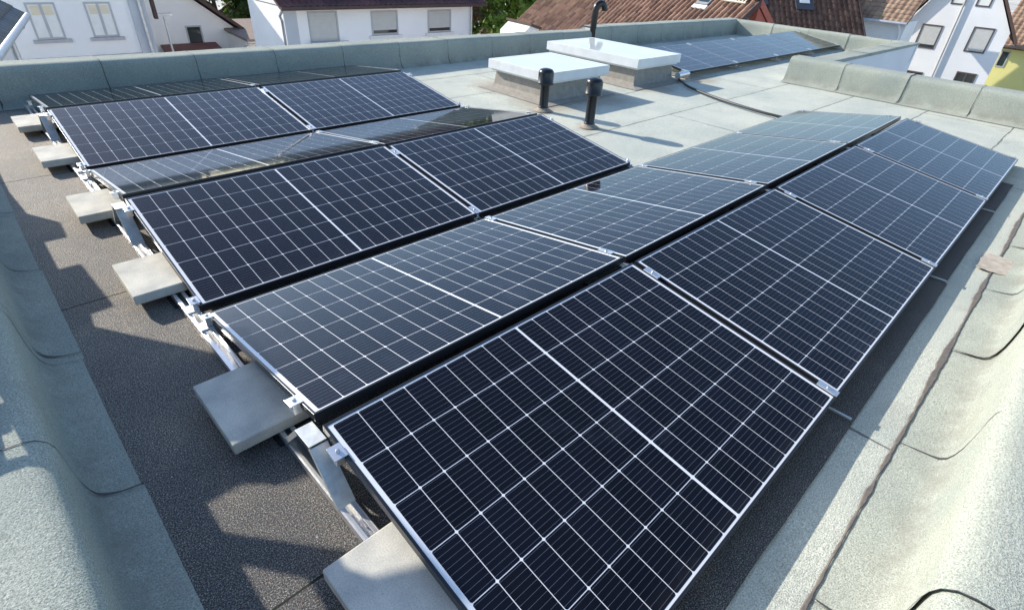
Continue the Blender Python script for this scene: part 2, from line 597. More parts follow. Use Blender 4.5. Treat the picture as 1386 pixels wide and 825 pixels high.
# own building below the roof edge
t = thing('white_building', 'white rendered outer wall below the low parapet on the right', 'building', (12, 3, -6.6))
m = MB()
m.box((9.85, 2.88, -6.6), (15.2, 3.2, 0.06))
m.box((9.62, -0.9, -6.6), (9.84, 3.2, 0.05))
m.box((15.2, 2.88, -6.6), (15.28, 7.5, 0.05))
m.box((-0.94, 7.2, -6.6), (15.2, 7.44, 0.04))
m.box((-0.95, -0.72, -6.6), (9.62, -0.6, 0.02))
m.box((-0.95, -0.6, -6.6), (-0.8, 7.2, 0.02))
o = m.build('outer_wall', WALLW, t)
o.location = (-12, -3, 6.6)
m = MB()
m.box((13.6, 2.83, -3.0), (14.5, 2.87, -1.4))
o = m.build('window', GLAZE, t)
o.location = (-12, -3, 6.6)

# tar bead sealing the flashing along the right edge
m = MB()
n = 420
vs, fs = [], []
rr = random.Random(3)
wd = 0.012
for i in range(n + 1):
    x = -0.9 + 9.9 * i / n
    wd = min(0.0165, max(0.004, wd + rr.uniform(-0.0035, 0.0035)))
    c = -0.2575 + 0.006 * noise.noise((x * 1.2, 0, 5))
    e0, e1 = c - wd * rr.uniform(0.75, 1.1), c + wd * rr.uniform(0.75, 1.1)
    vs += [(x, e0, 0.007), (x, e0 + 0.003, 0.0105), (x, e1 - 0.003, 0.0095), (x, e1, 0.001)]
for i in range(n):
    for k in range(3):
        fs.append((4 * i + k, 4 * i + 4 + k, 4 * i + 5 + k, 4 * i + 1 + k))
m.add(vs, fs)
tag(m.build('tar_seam', TAR), kind='structure')
m = MB()
ring = []
for i in range(64):
    a = 2 * math.pi * i / 64
    ca, sa = math.cos(a), math.sin(a)
    k = 1 / max(abs(ca), abs(sa)) ** 0.85
    ring.append((4.15 + 0.17 * ca * k * (1 + 0.05 * noise.noise((ca * 3, sa * 3, 1))), -0.255 + 0.085 * sa * k * (1 + 0.25 * noise.noise((ca * 4, sa * 4, 7))), 0.0128))
m.add(ring, [tuple(range(64))])
tag(m.build('mortar_patch', plain('pinkish_mortar', (0.42, 0.37, 0.31), 0.95, 0.22, 18, 0, 0.5)), kind='structure')

# loose chips lying on the flashing and felt
m = MB()
for i in range(130):
    if i < 60:
        x, y, z = rr.uniform(-0.57, -0.1), rr.uniform(0.2, 4.5), 0.012
    else:
        x, y, z = rr.uniform(0.8, 5.5), rr.uniform(-0.42, -0.06), 0.012
    s = rr.choice((0.002, 0.0025, 0.003, 0.005))
    pts = [Vector((rr.uniform(-1, 1), rr.uniform(-1, 1), rr.uniform(-0.6, 0.6))) * s + Vector((x, y, z)) for _ in range(4)]
    m.add(pts, [(0, 1, 2), (0, 2, 3), (0, 3, 1), (1, 3, 2)])
tag(m.build('loose_chips', plain('chip_stone', (0.5, 0.5, 0.47), 0.8)), 'tiny stone chips scattered over the felt beside the panels', 'chips', kind='stuff')

# ------------------------------------------------------------------ solar panels
PL, PW, TH = 1.756, 1.1106, 0.1560
GR, GV, GX, H0 = 0.0590, 0.0802, 0.0251, 0.09
PC, PS = PW * math.cos(TH), PW * math.sin(TH)
FT = 0.033


def make_panel(label, group):
    root = thing('solar_panel', label, 'solar panel', group=group)
    f = MB()
    b = 0.010
    f.box((0, 0, -FT), (PL, b, 0))
    f.box((0, PW - b, -FT), (PL, PW, 0))
    f.box((0, b, -FT), (b, PW - b, 0))
    f.box((PL - b, b, -FT), (PL, PW - b, 0))
    f.build('frame', FRAME, root, bevel=0.0009)
    s = MB()
    s.box((b, b, -0.006), (PL - b, PW - b, -0.0022), 3)
    gap, cg, n = 0.0026, 0.0115, 9
    MX = 0.026
    cw = (PL - 2 * MX - cg - 2 * (n - 1) * gap) / (2 * n)
    ch = (PW - 2 * 0.018 - 5 * 0.0030) / 6
    z = -0.0018
    q = random.Random(11)
    for i in range(18):
        x0 = MX + i * (cw + gap) + (cg - gap if i >= 9 else 0)
        for j in range(6):
            y0 = 0.018 + j * (ch + 0.0030)
            x1, y1 = x0 + cw, y0 + ch
            c = 0.0045
            s.add([(x0 + c, y0, z), (x1 - c, y0, z), (x1, y0 + c, z), (x1, y1 - c, z), (x1 - c, y1, z), (x0 + c, y1, z), (x0, y1 - c, z), (x0, y0 + c, z)], [tuple(range(8))], q.choice((0, 0, 1, 2)))
    s.build('cell_sheet', CELL + [BACKSHEET], root)
    j = MB()
    j.box((PL / 2 - 0.06, PW - 0.16, -0.028), (PL / 2 + 0.06, PW - 0.08, -0.008))
    j.build('junction_box', BLACKPL, root)
    return root


ROWN = ['front row', 'second row', 'third row', 'fourth row', 'fifth row', 'rearmost sixth row']
FACE = ['tilted towards the viewer', 'tilted away from the viewer']
POS4 = ['leftmost', 'second from the left', 'third from the left', 'rightmost']
POS2 = ['left-hand', 'right-hand']
proto = None
yb = []
for row in range(6):
    k = row // 2
    base = k * (2 * PC + GR + GV)
    ncol = 4 if row < 2 else 2
    ylow = base if row % 2 == 0 else base + 2 * PC + GR
    for c in range(ncol):
        x0 = c * (PL + GX)
        if row % 2 == 0:
            loc, rot = (x0, ylow, H0), (TH, 0, 0)
        else:
            loc, rot = (x0 + PL, ylow, H0), (TH, 0, math.pi)
            if row == 5:
                t6 = 0.112
                yh, zh = ylow - PC, H0 + PS
                loc, rot = (x0 + PL, yh + PW * math.cos(t6), zh - PW * math.sin(t6)), (t6, 0, math.pi)
        lab = '%s solar panel of the %s from front, %s' % ((POS4 if ncol == 4 else POS2)[c], ROWN[row], FACE[row % 2])
        lab = lab.replace('second from the left', 'second from left').replace('third from the left', 'third from left').replace('front row from front', 'front row').replace('sixth row from front', 'sixth row')
        jt = random.Random(row * 17 + c * 5 + 3)
        rot = (rot[0] + R(jt.uniform(-0.22, 0.22)), R(jt.uniform(-0.12, 0.12)), rot[2])
        if proto is None:
            proto = make_panel(lab, 'solar panels of the main array')
            proto.location, proto.rotation_euler = loc, rot
        else:
            copy_tree(proto, loc, rot, lab)
FX0, FY0, FPX = 8.06, 4.42, 1.764
for c in range(4):
    o = copy_tree(proto, (FX0 + c * FPX, FY0, 0.10), (TH, 0, 0), '%s panel in the far row of four beyond the skylights' % POS4[c])
    o['group'] = 'solar panels of the far row'


# ------------------------------------------------------------------ rails, supports, clamps
def rail_profile(mb, x, y0, y1, z0=0.012, wdt=0.056):
    h, t = 0.036, 0.004
    x0 = x - wdt / 2
    pr = [(0, 0), (wdt, 0), (wdt, h), (wdt - 0.016, h), (wdt - 0.016, h - t), (wdt - t, h - t), (wdt - t, t), (t, t), (t, h - t), (0.016, h - t), (0.016, h), (0, h)]
    # build as separate boxes so that no n-gon is concave
    for a, b in (((0, 0), (wdt, t)), ((0, t), (t, h)), ((wdt - t, t), (wdt, h)), ((t, h - t), (0.017, h)), ((wdt - 0.017, h - t), (wdt - t, h))):
        mb.box((x0 + a[0], y0, z0 + a[1]), (x0 + b[0], y1, z0 + b[1]))


def slope_pt(y, row):
    """height of the panel top at y for a row"""
    k = row // 2
    base = k * (2 * PC + GR + GV)
    if row % 2 == 0:
        return H0 + (y - base) * math.tan(TH)
    return H0 + (base + 2 * PC + GR - y) * math.tan(TH)


def clamp(mb, x, y, row, end):
    """clamp block; end -1/+1 stands outside a panel's end, 0 between two"""
    z = slope_pt(y, row)
    a = TH if row % 2 == 0 else -TH
    mt = Matrix.Translation((x, y, z)) @ Matrix.Rotation(a, 4, 'X')
    wx = 0.0115 if end == 0 else 0.017
    if end == 0:
        mb.box((-wx - 0.008, -0.045, 0.001), (wx + 0.008, 0.045, 0.006), 0, mt)
        mb.box((-wx, -0.04, -0.03), (wx, 0.04, 0.001), 0, mt)
    else:
        mb.box((-wx, -0.024, -0.036), (wx - 0.008, 0.024, 0.0015), 0, mt)
        mb.box((-wx + (0 if end > 0 else -0.002) - 0.006, -0.028, 0.0015), (wx + 0.004, 0.028, 0.006), 0, mt) if end < 0 else mb.box((-wx - 0.016, -0.028, 0.0015), (wx - 0.006, 0.028, 0.006), 0, mt)
    mb.lathe((0, 0, 0), [(0.0001, 0.014), (0.007, 0.014), (0.0075, 0.006)], 8, 1)
    # move the bolt just added
    nv = 24
    for i in range(len(mb.v) - nv, len(mb.v)):
        mb.v[i] = tuple(mt @ Vector(mb.v[i]))


def leg(mb, x, ya, za, yb_, zb, wdt=0.062, t=0.004):
    d = Vector((0, yb_ - ya, zb - za)).normalized()
    nrm = Vector((0, -d.z, d.y)) * t
    P, Q = Vector((x - wdt / 2, ya, za)), Vector((x - wdt / 2, yb_, zb))
    mb.prism([P, Q, Q + nrm, P + nrm], (wdt, 0, 0))
    # stiffening flanges
    for xx in (x - wdt / 2, x + wdt / 2 - 0.003):
        P2, Q2 = Vector((xx, ya, za)), Vector((xx, yb_, zb))
        mb.prism([P2 + nrm, Q2 + nrm, Q2 + nrm * 5, P2 + nrm * 5], (0.003, 0, 0))


PERIOD = 2 * PC + GR + GV
rails = [(-0.034, 6, -1, 'aluminium mounting rail under the left ends of all six rows'),
         (PL + GX / 2, 6, 0, 'aluminium mounting rail under the first panel joints from the left'),
         (2 * PL + GX + 0.034, 6, 1, 'aluminium mounting rail where the four rear rows end on the right'),
         (3 * PL + 2.5 * GX, 2, 0, 'aluminium mounting rail under the last joint of the two front rows'),
         (4 * PL + 3 * GX + 0.034, 2, 1, 'aluminium mounting rail under the right ends of the two front rows')]
for (x, nrow, end, lab) in rails:
    if x > 3.4 and nrow == 6:
        end = 0
    t = thing('mounting_rail', lab, 'rail', (x, 0, 0), group='mounting rails of the array')
    yend = (nrow // 2) * PERIOD - GV
    m = MB()
    rail_profile(m, 0, -0.06 if x < 0 else 0.03, yend + 0.06)
    m.build('rail_profile', ALU, t, bevel=0.0006)
    if x > 0:
        MB().box((-0.006, -0.085, 0.008), (0.006, 0.03, 0.016)).build('end_strip', ALU2, t)
    yy = 0.25
    while yy < yend:
        MB().box((-0.045, yy - 0.09, 0.003), (0.045, yy + 0.09, 0.0118)).build('rubber_pad', RUBBER, t)
        yy += 1.18
    for k in range(nrow // 2):
        b = k * PERIOD
        yr = b + PC + GR / 2
        zr = H0 + PS - FT - 0.004
        m = MB()
        leg(m, 0, yr + 0.20, 0.048, yr + 0.055, zr - 0.012)
        leg(m, 0, yr - 0.055, zr - 0.012, yr - 0.20, 0.048)
        m.box((-0.031, yr - 0.05, zr - 0.010), (0.031, yr + 0.05, zr - 0.006))
        m.build('ridge_support', ALU2, t, bevel=0.0005)
        for (yv) in ((b + 0.05), (b + 2 * PC + GR - 0.05)):
            MB().box((-0.027, yv - 0.035, 0.0485), (0.027, yv + 0.035, H0 - FT + 0.004)).build('valley_foot', ALU2, t, bevel=0.0006)
        for row, ys in ((2 * k, (b + 0.045, b + PC - 0.12)), (2 * k + 1, (b + PC + GR + 0.12, b + 2 * PC + GR - 0.045))):
            for yv in ys:
                mm = MB()
                e = end
                if x > 3.4 and nrow == 6:
                    e = 0 if row < 2 else 1
                xx = 0
                if e == -1:
                    xx = 0.02
                elif e == 1:
                    xx = -0.02
                if x > 3.4 and nrow == 6 and row < 2:
                    xx = 2 * PL + 1.5 * GX - x
                clamp(mm, xx, yv, row, e)
                mm.build('module_clamp', [ALU, BOLT], t, bevel=0.0006)
# far row: rails plus silver end pieces
t = thing('mounting_rail', 'aluminium support frame under the far row of four panels', 'rail', (FX0, FY0, 0))
for c in range(5):
    x = c * FPX - 0.010
    m = MB()
    rail_profile(m, x, -0.06, 1.35)
    m.build('rail_profile', ALU, t)
    m = MB()
    leg(m, x, 1.35, 0.048, 1.12, 0.235)
    m.build('ridge_support', ALU2, t)
    MB().box((x - 0.027, 0.02, 0.0485), (x + 0.027, 0.09, 0.066)).build('valley_foot', ALU2, t)
for c in range(5):
    for yv in (0.05, 1.04):
        mm = MB()
        z = 0.10 + yv * math.tan(TH)
        mt = Matrix.Translation((c * FPX - 0.010, yv, z)) @ Matrix.Rotation(TH, 4, 'X')
        mm.box((-0.028, -0.05, -0.04), (0.028, 0.05, 0.008), 0, mt)
        mm.build('module_clamp', ALU, t)
m = MB()
m.tube([(-0.40, -0.06, 0.085), (-0.05, -0.03, 0.085)], 0.045, 16)
m.build('connector_sleeve', ALU, t)

# ------------------------------------------------------------------ concrete pavers on the left rail
pav = [(0.35, 'front', 'sunlit grey concrete slab under the front row at the bottom edge'),
       (1.365, 'second', 'shaded grey concrete slab under the left end of the second panel row'),
       (2.585, 'third', 'beige concrete slab under the left end of the third panel row'),
       (3.725, 'fourth', 'beige concrete slab under the left end of the fourth panel row'),
       (4.915, 'fifth', 'beige concrete slab under the left end of the fifth panel row'),
       (5.965, 'sixth', 'small-looking concrete slab farthest back by the rear left corner')]
pm = None
for (y, nm, lab) in pav:
    if pm is None:
        m = MB()
        m.box((0, 0, 0), (0.40, 0.40, 0.05))
        pm = m.build('concrete_slab', CONC, bevel=0.005)
        o = pm
    else:
        o = pm.copy()
        COL.objects.link(o)
    tag(o, lab, 'concrete slab', 'ballast slabs on the left rail')
    o.location = (-0.215 + rr.uniform(-.008, .008), y, 0.0495)
    o.rotation_euler = (0, 0, rr.uniform(-0.012, 0.012))


# ------------------------------------------------------------------ vents, skylights, pipe, cable
def vent(x, y, h, lab):
    t = thing('vent_pipe', lab, 'vent pipe', (x, y, 0), group='black vent pipes on the roof')
    MB().lathe((0, 0, 0), [(0.11, 0.002), (0.095, 0.012), (0.075, 0.02), (0.064, 0.03), (0.060, 0.045)], 28).build('mortar_collar', MORTAR, t)
    MB().lathe((0, 0, 0), [(0.062, 0.012), (0.062, 0.045), (0.055, 0.055), (0.053, 0.06), (0.053, h - 0.14)], 28).build('pipe', BLACKPL, t)
    m = MB()
    m.lathe((0, 0, 0), [(0.052, h - 0.172), (0.088, h - 0.176), (0.096, h - 0.170), (0.096, h - 0.155), (0.090, h - 0.150), (0.090, h - 0.052), (0.086, h - 0.034), (0.072, h - 0.016), (0.045, h - 0.006), (0.0005, h)], 32)
    m.build('cap', BLACKPL, t)


vent(4.39, 3.48, 0.515, 'right black vent pipe with domed cap, nearer to the camera')
vent(4.46, 4.24, 0.475, 'left black vent pipe with domed cap, in front of the first skylight')


def skylight(x0, x1, y0, y1, zb, zt, lab):
    t = thing('roof_skylight', lab, 'skylight', ((x0 + x1) / 2, (y0 + y1) / 2, 0), group='flat roof skylights')
    lx, ly = (x1 - x0) / 2, (y1 - y0) / 2
    m = MB()
    a, b = 0.06, 0.085
    for (i0, z0, i1, z1) in ((-0.10, 0.002, 0.03, 0.02), (0.03, 0.02, a, 0.06), (a, 0.06, b, zb)):
        r0_ = [(-lx + i0, -ly + i0, z0), (lx - i0, -ly + i0, z0), (lx - i0, ly - i0, z0), (-lx + i0, ly - i0, z0)]
        r1_ = [(-lx + i1, -ly + i1, z1), (lx - i1, -ly + i1, z1), (lx - i1, ly - i1, z1), (-lx + i1, ly - i1, z1)]
        m.add(r0_ + r1_, [(k, (k + 1) % 4, 4 + (k + 1) % 4, 4 + k) for k in range(4)])
    m.build('kerb', KERB, t)
    m = MB()
    m.box((-lx + 0.03, -ly + 0.03, zb - 0.025), (lx - 0.03, ly - 0.03, zb))
    m.box((-lx, -ly, zb), (lx, ly, zt - 0.006))
    fr = 0.05
    m.box((-lx, -ly, zt - 0.0058), (lx, -ly + fr, zt))
    m.box((-lx, ly - fr, zt - 0.0058), (lx, ly, zt))
    m.box((-lx, -ly + fr, zt - 0.0058), (-lx + fr, ly - fr, zt))
    m.box((lx - fr, -ly + fr, zt - 0.0058), (lx, ly - fr, zt))
    m.build('frame', WHITEPL, t, bevel=0.006)
    m = MB()
    m.box((-lx + fr + 0.002, -ly + fr + 0.002, zt - 0.0055), (lx - fr - 0.002, ly - fr - 0.002, zt - 0.001))
    m.build('glazing', GLAZE, t)
    return t


skylight(4.72, 5.94, 4.43, 5.52, 0.25, 0.36, 'nearer white square skylight behind the two black vents')
skylight(6.58, 7.73, 4.41, 6.18, 0.265, 0.385, 'farther white long skylight beside the far solar panels')

m = MB()
path = [(9.02, 7.18, 0.0), (9.02, 7.18, 0.5), (9.02, 7.17, 0.68)]
for i in range(1, 10):
    a = math.pi * i / 9 * 1.05
    path.append((9.02 + 0.1 * (1 - math.cos(a)), 7.17 - 0.03 * (1 - math.cos(a)), 0.68 + 0.11 * math.sin(a)))
m.tube(path, 0.062, 14)
tag(m.build('gooseneck_pipe', BLACKPL), 'black bent vent pipe rising at the back parapet behind the long skylight', 'pipe')

m = MB()
pts = [(8.1, 4.50, 0.07), (7.9, 4.45, 0.05), (7.72, 4.36, 0.03), (7.55, 4.18, 0.03), (7.34, 3.95, 0.03), (7.1, 3.5, 0.03), (6.92, 3.05, 0.032), (6.82, 2.6, 0.03), (6.8, 2.2, 0.03), (6.78, 1.9, 0.03)]
sm = []
for i in range(len(pts) - 1):
    for k in range(6):
        a, b = Vector(pts[i]), Vector(pts[i + 1])
        pm1, p2 = Vector(pts[max(i - 1, 0)]), Vector(pts[min(i + 2, len(pts) - 1)])
        tt = k / 6
        sm.append(0.5 * ((2 * a) + (b - pm1) * tt + (2 * pm1 - 5 * a + 4 * b - p2) * tt ** 2 + (3 * a - pm1 - 3 * b + p2) * tt ** 3))
m.tube(sm, 0.017, 10)
tag(m.build('cable_conduit', CABLE), 'black cable conduit running over the pale roof from the far panels', 'cable')

# ------------------------------------------------------------------ added shadow screen on the left parapet (unseen, cut to throw the stepped shadow)
XS, TE = -0.86, math.tan(SUN_EL)
sx_, sy_ = -SUN_H.x, SUN_H.y


def up(p):
    k = (p[0] - XS) / sx_
    return (XS, p[1] + sy_ * k, k * TE)


outer = [(-0.5, 5.2), (-.43, 4.2), (-.3, 3.94), (-.31, 3.69), (-.42, 3.69), (-.42, 3.29), (-.32, 3.29), (-.29, 2.72), (-.39, 2.71), (-.40, 2.59), (-.25, 2.35), (-.06, 2.05), (.15, 1.72), (.15, 1.10),
         (-.1, 1.16), (-.22, 1.26), (-.36, 1.26), (-.36, 1.12), (-.31, 1.06), (-.08, .78), (-.1, .52), (-.06, .45), (.12, .36), (.12, .1), (-.25, .1), (-.21, .80), (-.36, 1.01), (-.36, .75), (-.47, .69), (-.66, .68), (-.66, 5.2)]
holes = [[(-.56, 1.03), (-.48, 1.03), (-.49, 1.13), (-.54, 1.12)], [(-.525, .74), (-.46, .74), (-.475, .9), (-.525, .9)]]
bm = bmesh.new()
for loop in [outer] + holes:
    vs = [bm.verts.new(up(p)) for p in loop]
    for i in range(len(vs)):
        bm.edges.new((vs[i], vs[(i + 1) % len(vs)]))
bmesh.ops.triangle_fill(bm, use_beauty=True, use_dissolve=False, edges=bm.edges[:])
me = bpy.data.meshes.new('shadow_board')
ret = bmesh.ops.extrude_face_region(bm, geom=bm.faces[:])
for v in ret['geom']:
    if isinstance(v, bmesh.types.BMVert):
        v.co.x -= 0.025
bmesh.ops.recalc_face_normals(bm, faces=bm.faces[:])
bm.to_mesh(me)
bm.free()
WOOD = plain('shadow_screen_wood', (0.25, 0.19, 0.13), 0.85, 0.3, 9)
me.materials.append(WOOD)
t = thing('shadow_screen', 'unseen wooden shadow screen added on the left parapet', 'screen', (XS, 2.5, -6.6))
o = bpy.data.objects.new('shadow_board', me)
COL.objects.link(o)
o.parent = t
o.location = (-XS, -2.5, 6.6)
for y in (2.2, 4.2, 6.2):
    m = MB()
    m.tube([(-0.05, y - 2.5, 6.95), (-0.05, y - 2.5, 7.3)], 0.02, 10)
    m.build('post', ALU2, t)

# ------------------------------------------------------------------ neighbouring houses
PLAST_G = plain('grey_render', (0.84, 0.83, 0.81), 0.92, 0.05, 0.6, 0, 0.2, 30)
PLAST_W = plain('bright_render', (0.93, 0.91, 0.88), 0.92, 0.04, 0.6, 0, 0.2, 30)
PLAST_C = plain('cream_render', (0.88, 0.85, 0.80), 0.92, 0.05, 0.6, 0, 0.2, 30)
PLAST_Y = plain('yellow_render', (0.80, 0.74, 0.30), 0.92, 0.05, 0.6, 0, 0.2, 30)
TRIM = plain('grey_trim', (0.42, 0.42, 0.43), 0.7, 0.1, 3)
WFRAME = plain('window_frame_paint', (0.45, 0.45, 0.45), 0.5, 0.08, 3)
DFRAME = plain('dark_window_frame', (0.10, 0.075, 0.07), 0.5, 0.1, 3)
SHUT = plain('roller_shutter', (0.56, 0.55, 0.51), 0.6, 0.05, 5)
CURT = plain('window_curtain', (0.80, 0.79, 0.74), 0.7, 0.05, 4)
CURT2 = plain('beige_blind', (0.74, 0.65, 0.47), 0.7, 0.05, 4)
PANE = NT('window_pane').set(Base_Color=(0.03, 0.04, 0.04), Roughness=0.05).m
ZINC = plain('zinc_pipe', (0.55, 0.56, 0.57), 0.4, 0.12, 5, 0.5)
BROWNW = plain('brown_fascia', (0.10, 0.06, 0.05), 0.92, 0.15, 5)
REDW = plain('red_fascia', (0.42, 0.10, 0.06), 0.6, 0.15, 5)
WHITEW = plain('white_fascia', (0.8, 0.79, 0.76), 0.6, 0.05, 5)


def tile_mat(name, cols, rough=0.75):
    t = NT(name)
    oi = t.n('ShaderNodeAttribute', attribute_name='tint')
    c = t.ramp(oi.outputs['Fac'], [(i / (len(cols) - 1), c) for i, c in enumerate(cols)])
    n_ = t.noise(1.1, 5, 0.65)
    c = t.mix(1.0, c, t.ramp(n_, [(0.3, (0.72, 0.7, 0.7)), (0.7, (1.15, 1.12, 1.1))]), 'MULTIPLY')
    c = t.mix(t.ramp(t.noise(7, 4), [(0.62, (0, 0, 0)), (0.75, (0.5,) * 3)]), c, (0.12, 0.1, 0.08))
    t.set(Base_Color=c, Roughness=rough)
    return t.m


TILE_O = tile_mat('clay_tiles', [(0.16, 0.08, 0.052), (0.25, 0.135, 0.085), (0.35, 0.205, 0.135)])
TILE_B = tile_mat('brown_tiles', [(0.12, 0.06, 0.04), (0.17, 0.085, 0.055), (0.23, 0.13, 0.085)])
TILE_M = tile_mat('maroon_tiles', [(0.06, 0.022, 0.026), (0.08, 0.03, 0.035), (0.10, 0.04, 0.045)], 0.45)
TILE_S = tile_mat('slate_tiles', [(0.045, 0.05, 0.065), (0.06, 0.065, 0.08), (0.08, 0.085, 0.10)], 0.5)
TILE_T = tile_mat('tan_tiles', [(0.25, 0.16, 0.11), (0.33, 0.22, 0.15), (0.40, 0.28, 0.19)])


def tile_roof(name, P, e, u, length, slope, mat, parent, cw=0.25, rh=0.34, amp=0.03, thick=0.10):
    """pantile field. P = lower corner, e = unit along the eave, u = unit up the slope"""
    P, e, u = Vector(P), Vector(e).normalized(), Vector(u).normalized()
    nrm = e.cross(u).normalized()
    if nrm.z < 0:
        nrm = -nrm
    mb = MB()
    tints = []
    nc, nr = max(1, int(round(length / cw))), max(1, int(round(slope / rh)))
    prof = [(0, 0.0), (0.18, -0.35), (0.36, 0.1), (0.55, 0.85), (0.72, 1.0), (0.88, 0.7), (1.0, 0.05)]
    q = random.Random(len(name) * 7 + nc)
    for r_ in range(nr):
        for c_ in range(nc):
            vs = []
            jit = q.uniform(-0.006, 0.006)
            for (s_, lift) in ((r_ * rh - 0.05, 0.032), ((r_ + 1) * rh, 0.0)):
                for (a, hgt) in prof:
                    vs.append(P + e * ((c_ + a) * cw) + u * s_ + nrm * (amp * hgt + lift + jit))
            m_ = len(prof)
            fs = [(k, k + 1, m_ + k + 1, m_ + k) for k in range(m_ - 1)]
            # front lip of the tile
            for k in range(m_):
                vs.append(vs[k] - nrm * 0.03)
            fs += [(2 * m_ + k, 2 * m_ + k + 1, k + 1, k) for k in range(m_ - 1)]
            mb.add(vs, fs, 0, True)
            tints += [q.random()] * len(fs)
    o = mb.build(name, mat, parent)
    at = o.data.attributes.new('tint', 'FLOAT', 'FACE')
    at.data.foreach_set('value', tints)
    o.data.update()
    # deck board under the tiles
    d = MB()
    d.prism([P - nrm * 0.02, P + e * nc * cw - nrm * 0.02, P + e * nc * cw + u * nr * rh - nrm * 0.02, P + u * nr * rh - nrm * 0.02], -nrm * thick)
    dk = d.build('roof_deck', BROWNW, parent)
    return o


def wall_window(parent, origin, ax, nrm, w, h, fill, frame, sill=None, recess=0.12, mull=True, gap_below=0.0, split=None):
    """window on a wall: origin = lower left corner on the wall face, ax along the wall, nrm outwards"""
    o_, ax, nrm = Vector(origin), Vector(ax).normalized(), Vector(nrm).normalized()
    mt = Matrix((ax, Vector((0, 0, 1)), nrm)).transposed().to_4x4()
    mt.translation = o_
    f = MB()
    t = 0.07
    f.box((-t, -t, -0.02), (w + t, 0, 0.03), 0, mt)
    f.box((-t, h, -0.02), (w + t, h + t, 0.03), 0, mt)
    f.box((-t, 0, -0.02), (0, h, 0.03), 0, mt)
    f.box((w, 0, -0.02), (w + t, h, 0.03), 0, mt)
    if mull:
        f.box((w / 2 - 0.05, 0, -0.02), (w / 2 + 0.05, h, 0.022), 0, mt)
    fo = f.build('window', frame, parent)
    p = MB()
    p.box((0, gap_below, -0.03), (w, h, 0.008), 0, mt)
    p.build('pane', fill, fo)
    if gap_below:
        p = MB()
        p.box((0, 0, -0.03), (w, gap_below, 0.003), 0, mt)
        p.build('lower_pane', PANE, fo)
    if split:
        p = MB()
        p.box((0.06, h * 0.68, 0.009), (w / 2 - 0.06, h - 0.04, 0.014), 0, mt)
        p.box((w / 2 + 0.06, h * 0.68, 0.009), (w - 0.06, h - 0.04, 0.014), 0, mt)
        p.build('blind', split, fo)
    if sill:
        s = MB()
        s.box((-0.22, -0.2, 0), (w + 0.22, -0.075, 0.11), 0, mt)
        s.build('sill', sill, fo)
    return fo


X, Y, Z = Vector((1, 0, 0)), Vector((0, 1, 0)), Vector((0, 0, 1))
GZ = -6.6


def house(name, label, cat='house'):
    return thing(name, label, cat, (0, 0, GZ))


def part(mb, name, mat, par, bevel=0.0):
    o = mb.build(name, mat, par, bevel)
    o.location = (0, 0, -GZ) if par and par.parent is None else (0, 0, 0)
    return o


def fix(h_):
    """children were modelled in world coordinates: shift them under the Empty"""
    for c in kids(h_):
        c.location = (-h_.location.x, -h_.location.y, -h_.location.z)


# A: grey house with two curtained windows
h = house('grey_house', 'light grey plastered house with two curtained windows at top left')
m = MB()
m.box((-4, 30, GZ), (6.63, 38, 1.6))
m.build('wall', PLAST_G, h)
m = MB()
m.box((-4, 29.93, -3.42), (6.05, 29.998, -3.27))
m.build('string_course', TRIM, h)
m = MB()
m.box((6.05, 29.9, GZ), (6.66, 29.997, 1.6))
m.build('corner_pilaster', plain('pilaster_grey', (0.5, 0.52, 0.55), 0.85, 0.06, 1), h)
m = MB()
m.tube([(6.42, 29.82, 1.5), (6.42, 29.82, GZ)], 0.06)
m.build('downpipe', ZINC, h)
for (x0, x1) in ((2.6, 3.42), (4.52, 5.32)):
    wall_window(h, (x0, 30, -2.52), X, -Y, x1 - x0, 1.17, CURT, WFRAME, TRIM, split=CURT2)
e = MB()
e.prism([(-4.4, 29.6, 1.5), (7.0, 29.6, 1.5), (7.0, 34, 4.0), (-4.4, 34, 4.0)], (0, 0.1, 0.15))
e.prism([(-4.4, 38.4, 1.5), (7.0, 38.4, 1.5), (7.0, 34, 4.0), (-4.4, 34, 4.0)], (0, -0.1, 0.15))
e.build('roof', TILE_B, h)
m = MB()
m.box((7.0, 30.2, -2.0), (7.12, 30.5, 1.5))
m.build('brown_post', BROWNW, h)
fix(h)

# Z: slate-roofed house end at the far left with gutter and downpipe
h = house('slate_house', 'cream house corner with dark slate roof and gutter at far left')
K = Vector((1.5, 20.3, -0.62))
ze = Vector((-0.205, -0.979, 0)).normalized()
zi = Vector((-0.979, 0.205, 0)).normalized()
k0 = K + zi * 0.45 + ze * 0.3
m = MB()
m.prism([Vector((p.x, p.y, GZ)) for p in (k0, k0 + ze * 8, k0 + ze * 8 + zi * 7, k0 + zi * 7)], (0, 0, -0.75 - GZ))
m.build('wall', PLAST_C, h)
c_, s_ = math.cos(R(38)), math.sin(R(38))
tile_roof('roof', K + ze * 8.6, -ze, zi * c_ + Z * s_, 8.6, 5.2, TILE_S, h, 0.3, 0.3, 0.012)
MB().tube([K - zi * 0.06 - Z * 0.03, K + ze * 8.7 - zi * 0.06 - Z * 0.03], 0.07, 12).build('gutter', ZINC, h)
kp = k0 + ze * 0.5 - zi * 0.07
kg = K + ze * 0.8
MB().tube([kg - Z * 0.08, kg + zi * 0.05 - Z * 0.2, kp - Z * 0.35, Vector((kp.x, kp.y, -1.2)), Vector((kp.x, kp.y, GZ))], 0.055, 12).build('downpipe', ZINC, h)
m = MB()
q = k0 + ze * 0.15 - zi * 0.008
m.prism([Vector((q.x, q.y, -3.4)), Vector((q.x, q.y, -1.25)), Vector((q.x, q.y, -1.25)) - zi * 0.01, Vector((q.x, q.y, -3.4)) - zi * 0.01], ze * 0.18)
m.build('window', PANE, h)
fix(h)

